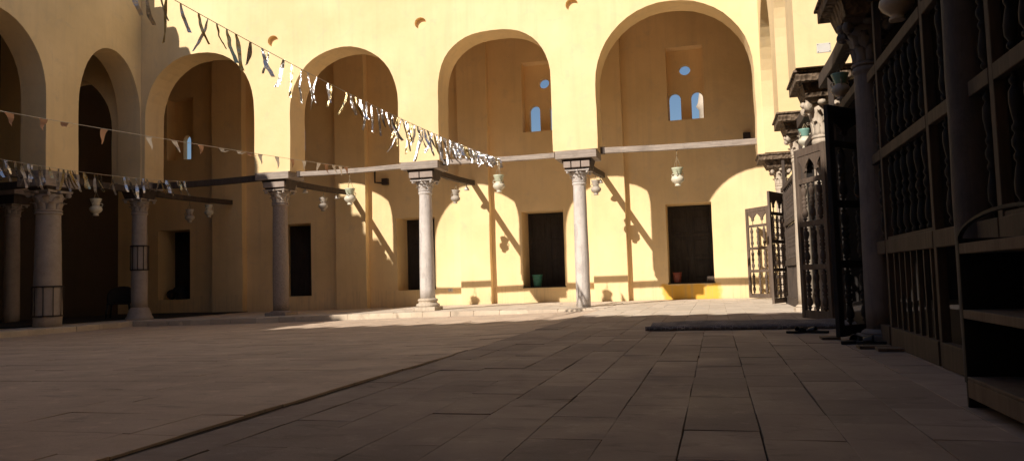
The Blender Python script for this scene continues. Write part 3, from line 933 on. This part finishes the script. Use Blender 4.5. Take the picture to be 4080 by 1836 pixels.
# ------------------------------------------------------------------ rug, boards, shoes
def rug():
    t = thing('rolled_rug', 'long dark patterned rug rolled and folded across the lane', 'rug', (-.88, 9.70, 0), .012)
    L = 2.42
    r = MB(); n = 40
    pts = [(L * k / n, .0 + .006 * sin(k * .7), .028 + .002 * sin(k * .9)) for k in range(n + 1)]
    r.tube(pts, [.026 + .002 * sin(k * .5) for k in range(n + 1)], 14)
    r.tube([(p[0] + .02, (.045), .024) for p in pts], .022, 10)
    r.build('roll', M['rug'], t)
    f = MB(); vs = []; my = 16
    for k in range(n + 1):
        for j in range(my + 1):
            u = L * k / n; v = j / my
            x_ = .06 + u * .985 + .05 * v
            y_ = .06 + v * (.72 + .50 * (u / L))
            hgt = .048 + .05 * sin(pi * min(1, v * 1.25)) * (1 - .5 * v) + .02 * noise.noise(Vector((u * 2.2, v * 3, 1)))
            if v > .55: hgt -= .045 * (v - .55) / .45
            if u > L * .55 and .42 < v < .58: hgt -= .035 * min(1, (u / L - .55) * 5)
            vs.append((x_, y_, max(.02, hgt)))
    nn = len(vs)
    fs = [(k * (my + 1) + j, (k + 1) * (my + 1) + j, (k + 1) * (my + 1) + j + 1, k * (my + 1) + j + 1) for k in range(n) for j in range(my)]
    edge = [j for j in range(my + 1)] + [k * (my + 1) + my for k in range(1, n + 1)] + [n * (my + 1) + j for j in range(my - 1, -1, -1)] + [k * (my + 1) for k in range(n - 1, 0, -1)]
    bv = [(x_, y_, .004) for x_, y_, z_ in vs]
    f.add(vs + bv, fs + [tuple(i + nn for i in q[::-1]) for q in fs] + [(edge[i], edge[(i + 1) % len(edge)], edge[(i + 1) % len(edge)] + nn, edge[i] + nn) for i in range(len(edge))], True)
    f.build('fold', M['rug'], t)
rug()

def slipper(parent):
    s = MB(); n = 18; top = []; 
    for k in range(n):
        a = 2 * pi * k / n
        y_ = .135 * cos(a); w_ = .048 * (1 + .16 * cos(a)) * sin(a)
        top.append((w_, y_))
    s.add([(p[0], p[1], .0) for p in top] + [(p[0] * 1.03, p[1] * 1.02, .026) for p in top],
          [tuple(range(n))[::-1], tuple(range(n, 2 * n))] + [(k, (k + 1) % n, n + (k + 1) % n, n + k) for k in range(n)])
    o = s.build('sole', M['navy'], parent, bevel=.004)
    b = MB(); vs = []
    for j in range(5):
        yy = .005 + j * .02
        for k in range(9):
            a = pi * k / 8
            vs.append((.052 * cos(a), yy, .02 + (.058 - .006 * j) * sin(a)))
    vs += [(v[0] * .88, v[1], .02 + (v[2] - .02) * .86) for v in vs]
    fs = [(j * 9 + k, j * 9 + k + 1, j * 9 + k + 10, j * 9 + k + 9) for j in range(4) for k in range(8)]
    ed = list(range(9)) + [9 * j + 8 for j in range(1, 5)] + [36 + k for k in range(7, -1, -1)] + [9 * j for j in range(3, 0, -1)]
    fs += [tuple(i + 45 for i in q[::-1]) for q in fs] + [(ed[i], ed[(i + 1) % len(ed)], ed[(i + 1) % len(ed)] + 45, ed[i] + 45) for i in range(len(ed))]
    b.add(vs, fs, True)
    q = b.build('strap', M['black'], parent)
    return o, q
sl = thing('slipper', 'left slipper of the navy pair lying before the rug', 'slipper', (.84, 9.12, 0), -1.1, 'slippers left on the lane')
slipper(sl)
copy_tree(sl, (1.04, 9.10, 0), 1.15, 'right slipper of the navy pair lying before the rug')
copy_tree(sl, (1.20, 7.72, 0), -.9, 'dark slipper lying on its own at the foot of the slim shaded column', scale=1.15)
copy_tree(sl, (1.36, 7.62, .0), 1.4, 'dark slipper touching the near lattice screen', scale=1.15)
for (x, y, w, d, rz, lb) in ((1.28, 7.22, .26, .16, .03, 'thin wooden board flat on the lane beside the lattice screen base'), (1.36, 7.00, .20, .2, -.05, 'shorter wooden board touching the lattice screen base'),
                             (1.06, 8.22, .17, .2, .02, 'small pale slab under the foot of the shaded lattice door')):
    b = MB(); b.box(-w / 2, w / 2, -d / 2, d / 2, .002, .028)
    o = b.build('board', M['door'], bevel=.003); o.location = (x, y, 0); o.rotation_euler.z = rz
    tag(o, lb, 'board', 'loose boards on the lane')

# ------------------------------------------------------------------ garlands and bunting
def curve(p0, p1, sag, n=60):
    p0, p1 = Vector(p0), Vector(p1)
    return [p0.lerp(p1, k / n) - Vector((0, 0, sag * 4 * (k / n) * (1 - k / n))) for k in range(n + 1)]
def at(c, t):
    x = t * (len(c) - 1); i = min(int(x), len(c) - 2); return c[i].lerp(c[i + 1], x - i)

def ribbon(p, L, w, seed, blow, mat, root, off):
    rn = random.Random(seed); m = MB(); n = 13
    dirx = Vector((1, rn.uniform(-.5, .5), 0)).normalized()
    yaw = rn.uniform(-.7, .7) * (1 if L > .28 else 2); vs = []
    lean = Vector((blow[0] + rn.uniform(-.22, .22), blow[1] + rn.uniform(-.2, .2), 0))
    kink = rn.uniform(-.4, .4); q = Vector(p)
    for i in range(n + 1):
        t = i / n
        tw = yaw * t + kink * sin(t * 5 + seed)
        a = Vector((dirx.x * cos(tw) - dirx.y * sin(tw), dirx.x * sin(tw) + dirx.y * cos(tw), .15 * sin(seed + 4 * t)))
        ww = w * (.55 + .45 * min(1, t * 4)) * (1 + .12 * sin(seed * 3 + t * 9))
        vs += [q + a * ww / 2, q - a * ww / 2]
        stepd = (Vector((0, 0, -1)) + lean * (.5 + 1.2 * t) + noise.noise_vector(Vector((seed * 1.3, t * 6, 2))) * (.42 if L > .28 else .85))
        q = q + stepd.normalized() * (L / n)
    m.add(vs, [(2 * i, 2 * i + 1, 2 * i + 3, 2 * i + 2) for i in range(n)], True)
    return m.build('ribbon', mat, root, off)

def garland(label, p0, p1, sag, places, seed, blow=(0, 0), w=.05):
    c = curve(p0, p1, sag)
    t = thing('foil_garland', label, 'garland', p0, 0)
    s = MB(); s.tube(c, .0045, 5); s.build('string', M['string'], t, p0)
    rn = random.Random(seed)
    for i, (u, L) in enumerate(places):
        ribbon(at(c, u), L, w * rn.uniform(.75, 1.25), seed + i * 1.7, blow if rn.random() < .8 else (-blow[0], blow[1]), M['foil_gold'] if rn.random() < .22 else M['foil'], t, p0)
    return t
rn = random.Random(3)
G0 = (-5.75, 6.5, 3.96); G1 = (-4.85, 17.55, 3.57)
pl = []
for u0, u1, n, L in ((.0, .16, 10, .46), (.165, .36, 10, .42), (.37, .50, 9, .40), (.50, .74, 25, .54), (.74, .90, 32, .32), (.90, 1.0, 22, .24)):
    for k in range(n): pl.append((u0 + (u1 - u0) * (k + rn.uniform(.1, .9)) / n, L * rn.uniform(.7, 1.2)))
garland('long garland of silver foil strips slanting down across the sunlit wall', G0, G1, .17, pl, 5, (.22, 0), .043)
rn = random.Random(8)
pl = [(rn.uniform(.02, .99), rn.uniform(.26, .52)) for k in range(58)]
garland('silver foil garland drooping in front of the dark beams at the left', (-12.95, 10.6, 3.26), (-13.36, 17.3, 3.53), .10, pl, 21, (.25, .1), .055)

def bunting(label, p0, p1, sag, ts):
    c = curve(p0, p1, sag)
    t = thing('pennant_bunting', label, 'bunting', p0)
    s = MB(); s.tube(c, .0045, 5); s.build('string', M['string'], t, p0)
    d = (Vector(p1) - Vector(p0)).normalized()
    for i, (u, fl) in enumerate(ts):
        rn = random.Random(i * 7 + 1)
        p = at(c, u); w = .14; h = rn.uniform(.20, .27)
        m = MB(); vs = []
        sw = Vector((rn.uniform(-.1, .25), rn.uniform(-.15, .15), 0)) + (Vector((.5, 0, .45)) if fl else Vector((0, 0, 0)))
        for j in range(5):
            v = j / 4; hw = w / 2 * (1 - v) + .003
            cen = p + Vector((0, 0, -h * v)) + sw * h * v * v * 1.6 + Vector((0, .03 * sin(v * 5 + i), 0))
            side = (d + Vector((0, .6 * v * rn.uniform(-1, 1), 0))).normalized()
            vs += [cen - side * hw, cen + side * hw]
        m.add(vs, [(2 * j, 2 * j + 1, 2 * j + 3, 2 * j + 2) for j in range(4)], True)
        m.build('pennant', M['flag_white' if i % 3 else 'flag_orange'] if i > 3 else M['flag_orange'], t, p0)
bunting('string of small triangular pennants crossing low from the left to the far arcade', (-10.19, 9.0, 3.41), (-8.77, 17.6, 3.63), .03,
        [(.015, 0), (.075, 0), (.115, 1), (.20, 0), (.305, 0), (.37, 0), (.44, 0), (.50, 1), (.555, 1), (.59, 1), (.63, 0), (.69, 0), (.745, 0), (.79, 0), (.85, 0), (.885, 0), (.92, 0), (.95, 0), (.975, 0)])

# ------------------------------------------------------------------ small things
def pot(name, label, x, y, z, r, h, mat, slats=False):
    m = MB(); m.lathe([(r * .72, 0), (r * .74, .01), (r * .97, h * .9), (r * 1.04, h * .92), (r * 1.05, h), (r * .96, h), (r * .9, h * .6), (r * .66, .03), (.001, .03)], 20)
    if slats:
        for k in range(6): m.lathe([(r * (.77 + .032 * k), h * (.1 + .13 * k)), (r * (.81 + .034 * k), h * (.12 + .13 * k)), (r * (.79 + .033 * k), h * (.15 + .13 * k))], 20)
    o = m.build(name, mat); o.location = (x, y, z); return tag(o, label, 'pot')
pot('basket', 'green plastic ribbed basket on the sill of the middle shuttered opening', -5.20, 22.62, .473, .155, .36, M['basket'], True)
pot('pot', 'small red pot on the sill of the right shuttered opening', -1.08, 22.56, .473, .13, .30, M['red'])
b = MB(); b.box(-.09, .09, -.08, .08, 0, .16); o = b.build('box', M['lattice'], bevel=.015); o.location = (-.16, 22.52, .473); o.rotation_euler.z = .2
tag(o, 'small brown box at the right end of the shutter sill', 'box')
def socket(x, y, z, lb):
    t = thing('wall_socket', lb, 'socket', (x, y, z))
    b = MB(); b.box(-.075, .075, -.02, .002, -.05, .05); b.build('plate', M['white'], t, bevel=.006)
    b = MB(); b.box(-.018, .018, -.024, -.02, -.025, .025); b.build('switch', M['ceramic_grey'], t, bevel=.002)
socket(-7.89, 22.4, .44, 'white wall socket low on the sunlit back wall')
t = thing('wall_bracket', 'dark iron pipe bracket high on the back wall beside the pilaster', 'bracket', (-10.1, 22.39, 3.9))
b = MB(); b.tube([(-.22, -.05, .35), (-.22, -.05, .0), (.08, -.05, -.04)], .028, 7); b.build('pipe', M['iron'], t)
b = MB(); b.box(.04, .24, -.14, .005, -.1, .1); b.build('box', M['iron'], t, bevel=.01)
b = MB(); b.box(-.1, .1, -.05, .05, -.16, .16); o = b.build('loudspeaker', M['iron'], bevel=.01); o.location = (1.0, 22.33, 4.45)
tag(o, 'small grey loudspeaker box high at the right end of the back wall', 'loudspeaker')
t = thing('plaque', 'blank white rectangular plaque on the sunlit pier by the dark capital', 'plaque', (1.465, 10.44, 3.53))
b = MB(); b.box(-.085, .085, -.016, .0, -.062, .062); b.build('board', M['white'], t, bevel=.005)
b = MB()
for sx in (-1, 1):
    for sz in (-1, 1): b.ball((sx * .07, -.018, sz * .047), .006, .004, .006, 6, 4)
b.build('screw', M['iron'], t)

# dark plastic armchair in the gloom behind the corner column
t = thing('armchair', 'dark round-backed plastic armchair in the gloom behind the corner column', 'chair', (-16.75, 18.75, -.10), .55)
m = MB(); vs = []
for j in range(9):
    for k in range(11):
        a = pi * (k / 10); z = .45 + j / 8 * (.50 * (.35 + .65 * sin(a) ** .7))
        vs.append((.36 * cos(a) * (1 + .1 * j / 8), .16 + .26 * sin(a) + .06 * j / 8, z))
nv = len(vs); vs += [(x * .94, y - .015, z) for x, y, z in vs]
fs = [(j * 11 + k, j * 11 + k + 1, j * 11 + k + 12, j * 11 + k + 11) for j in range(8) for k in range(10)]
ed = list(range(11)) + [11 * j + 10 for j in range(1, 9)] + [88 + k for k in range(9, -1, -1)] + [11 * j for j in range(7, 0, -1)]
m.add(vs, fs + [tuple(i + nv for i in f[::-1]) for f in fs] + [(ed[i], ed[(i + 1) % len(ed)], ed[(i + 1) % len(ed)] + nv, ed[i] + nv) for i in range(len(ed))], True)
m.build('backrest', M['cloth'], t)
m = MB(); m.box(-.31, .31, -.27, .36, .42, .46); m.build('seat', M['cloth'], t, bevel=.02)
for sx in (-1, 1):
    for yy in (-.25, .33):
        m = MB(); m.tube([(.28 * sx, yy, .43), (.33 * sx, yy * 1.15, .0)], [.035, .022], 7); m.build('leg', M['black'], t)
# heap of dark cloth in the left niche
m = MB()
for k in range(9):
    m.ball((random.uniform(-.3, .25), random.uniform(-.12, .12), .08 + .26 * max(0, 1 - abs(k - 5) / 5)), random.uniform(.15, .26), .2, random.uniform(.10, .22), 9, 6)
o = m.build('cloth_heap', M['cloth']); o.location = (-17.95, 22.68, .36); tag(o, 'heap of dark cloth on the sill of the leftmost niche', 'cloth')

# outside: a minaret and a floodlight seen through the upper windows
t = thing('minaret', 'pale stone minaret sliver seen through the right upper window', 'minaret', (.47, 80, -.6))
m = MB(); m.lathe([(2.3, 0), (2.2, 12.2)], 8, smooth=False); m.build('shaft', M['limestone'], t)
m = MB(); m.lathe([(2.0, 12.2), (2.6, 12.7), (2.75, 13.2), (2.75, 14.0), (2.6, 14.0), (2.6, 13.2)], 16, smooth=False); m.build('balcony', M['limestone'], t)
m = MB(); m.lathe([(1.5, 12.6), (1.4, 18), (1.7, 18.4), (1.5, 18.8), (1.3, 20), (.7, 21.4), (.1, 22.4)], 12); m.build('lantern_stage', M['limestone'], t)
t = thing('floodlight', 'black floodlight on a pole seen through the upper window beside it', 'floodlight', (-5.75, 26, -.6))
m = MB(); m.tube([(0, 0, 0), (0, 0, 6.15)], .045, 8); m.build('pole', M['iron'], t)
m = MB(); m.box(-.14, .14, -.04, .04, -.12, .12, Matrix.Translation((-.02, -.02, 6.28)) @ Matrix.Rotation(.4, 4, 'Y')); m.build('lamp_head', M['black'], t, bevel=.01)

# ------------------------------------------------------------------ light, sky and camera
d = Vector((.478, 1, -.725)).normalized()
L = bpy.data.lights.new('sun', 'SUN'); L.energy = 4.3; L.angle = radians(.55); L.color = (1, .89, .76)
so = bpy.data.objects.new('sun', L); C.objects.link(so)
so.rotation_mode = 'QUATERNION'; so.rotation_quaternion = d.to_track_quat('-Z', 'Y'); so.location = (-10, -20, 20)
wd = bpy.data.worlds.new('World'); SC.world = wd; wd.use_nodes = True
nt = wd.node_tree; bg = nt.nodes['Background']
sky = nt.nodes.new('ShaderNodeTexSky'); sky.sky_type = 'NISHITA'; sky.sun_disc = False
sky.sun_elevation = math.asin(-d.z); sky.sun_rotation = radians(205.6)
sky.air_density = 1.0; sky.dust_density = .4; sky.ozone_density = 2.5
nt.links.new(sky.outputs[0], bg.inputs[0]); bg.inputs[1].default_value = .055

cam = bpy.data.cameras.new('camera'); co = bpy.data.objects.new('camera', cam); C.objects.link(co)
yaw, pitch, roll = 0.257214563, 0.0651394397, -0.0295215350
fwd = Vector((-sin(yaw) * cos(pitch), cos(yaw) * cos(pitch), sin(pitch)))
rt_ = Vector((cos(yaw), sin(yaw), 0)); up = rt_.cross(fwd)
r2 = rt_ * cos(roll) + up * sin(roll); u2 = -rt_ * sin(roll) + up * cos(roll)
mt = Matrix((r2, u2, -fwd)).transposed().to_4x4(); mt.translation = Vector((0, 0, .67))
co.matrix_world = mt
cam.sensor_width = 36; cam.lens = 3066 / 4080 * 36; cam.clip_start = .05; cam.clip_end = 2000
SC.camera = co
SC.view_settings.view_transform = 'Standard'; SC.view_settings.look = 'None'
SC.view_settings.exposure = .43; SC.view_settings.gamma = 1
SC.cycles.max_bounces = 12; SC.cycles.diffuse_bounces = 10
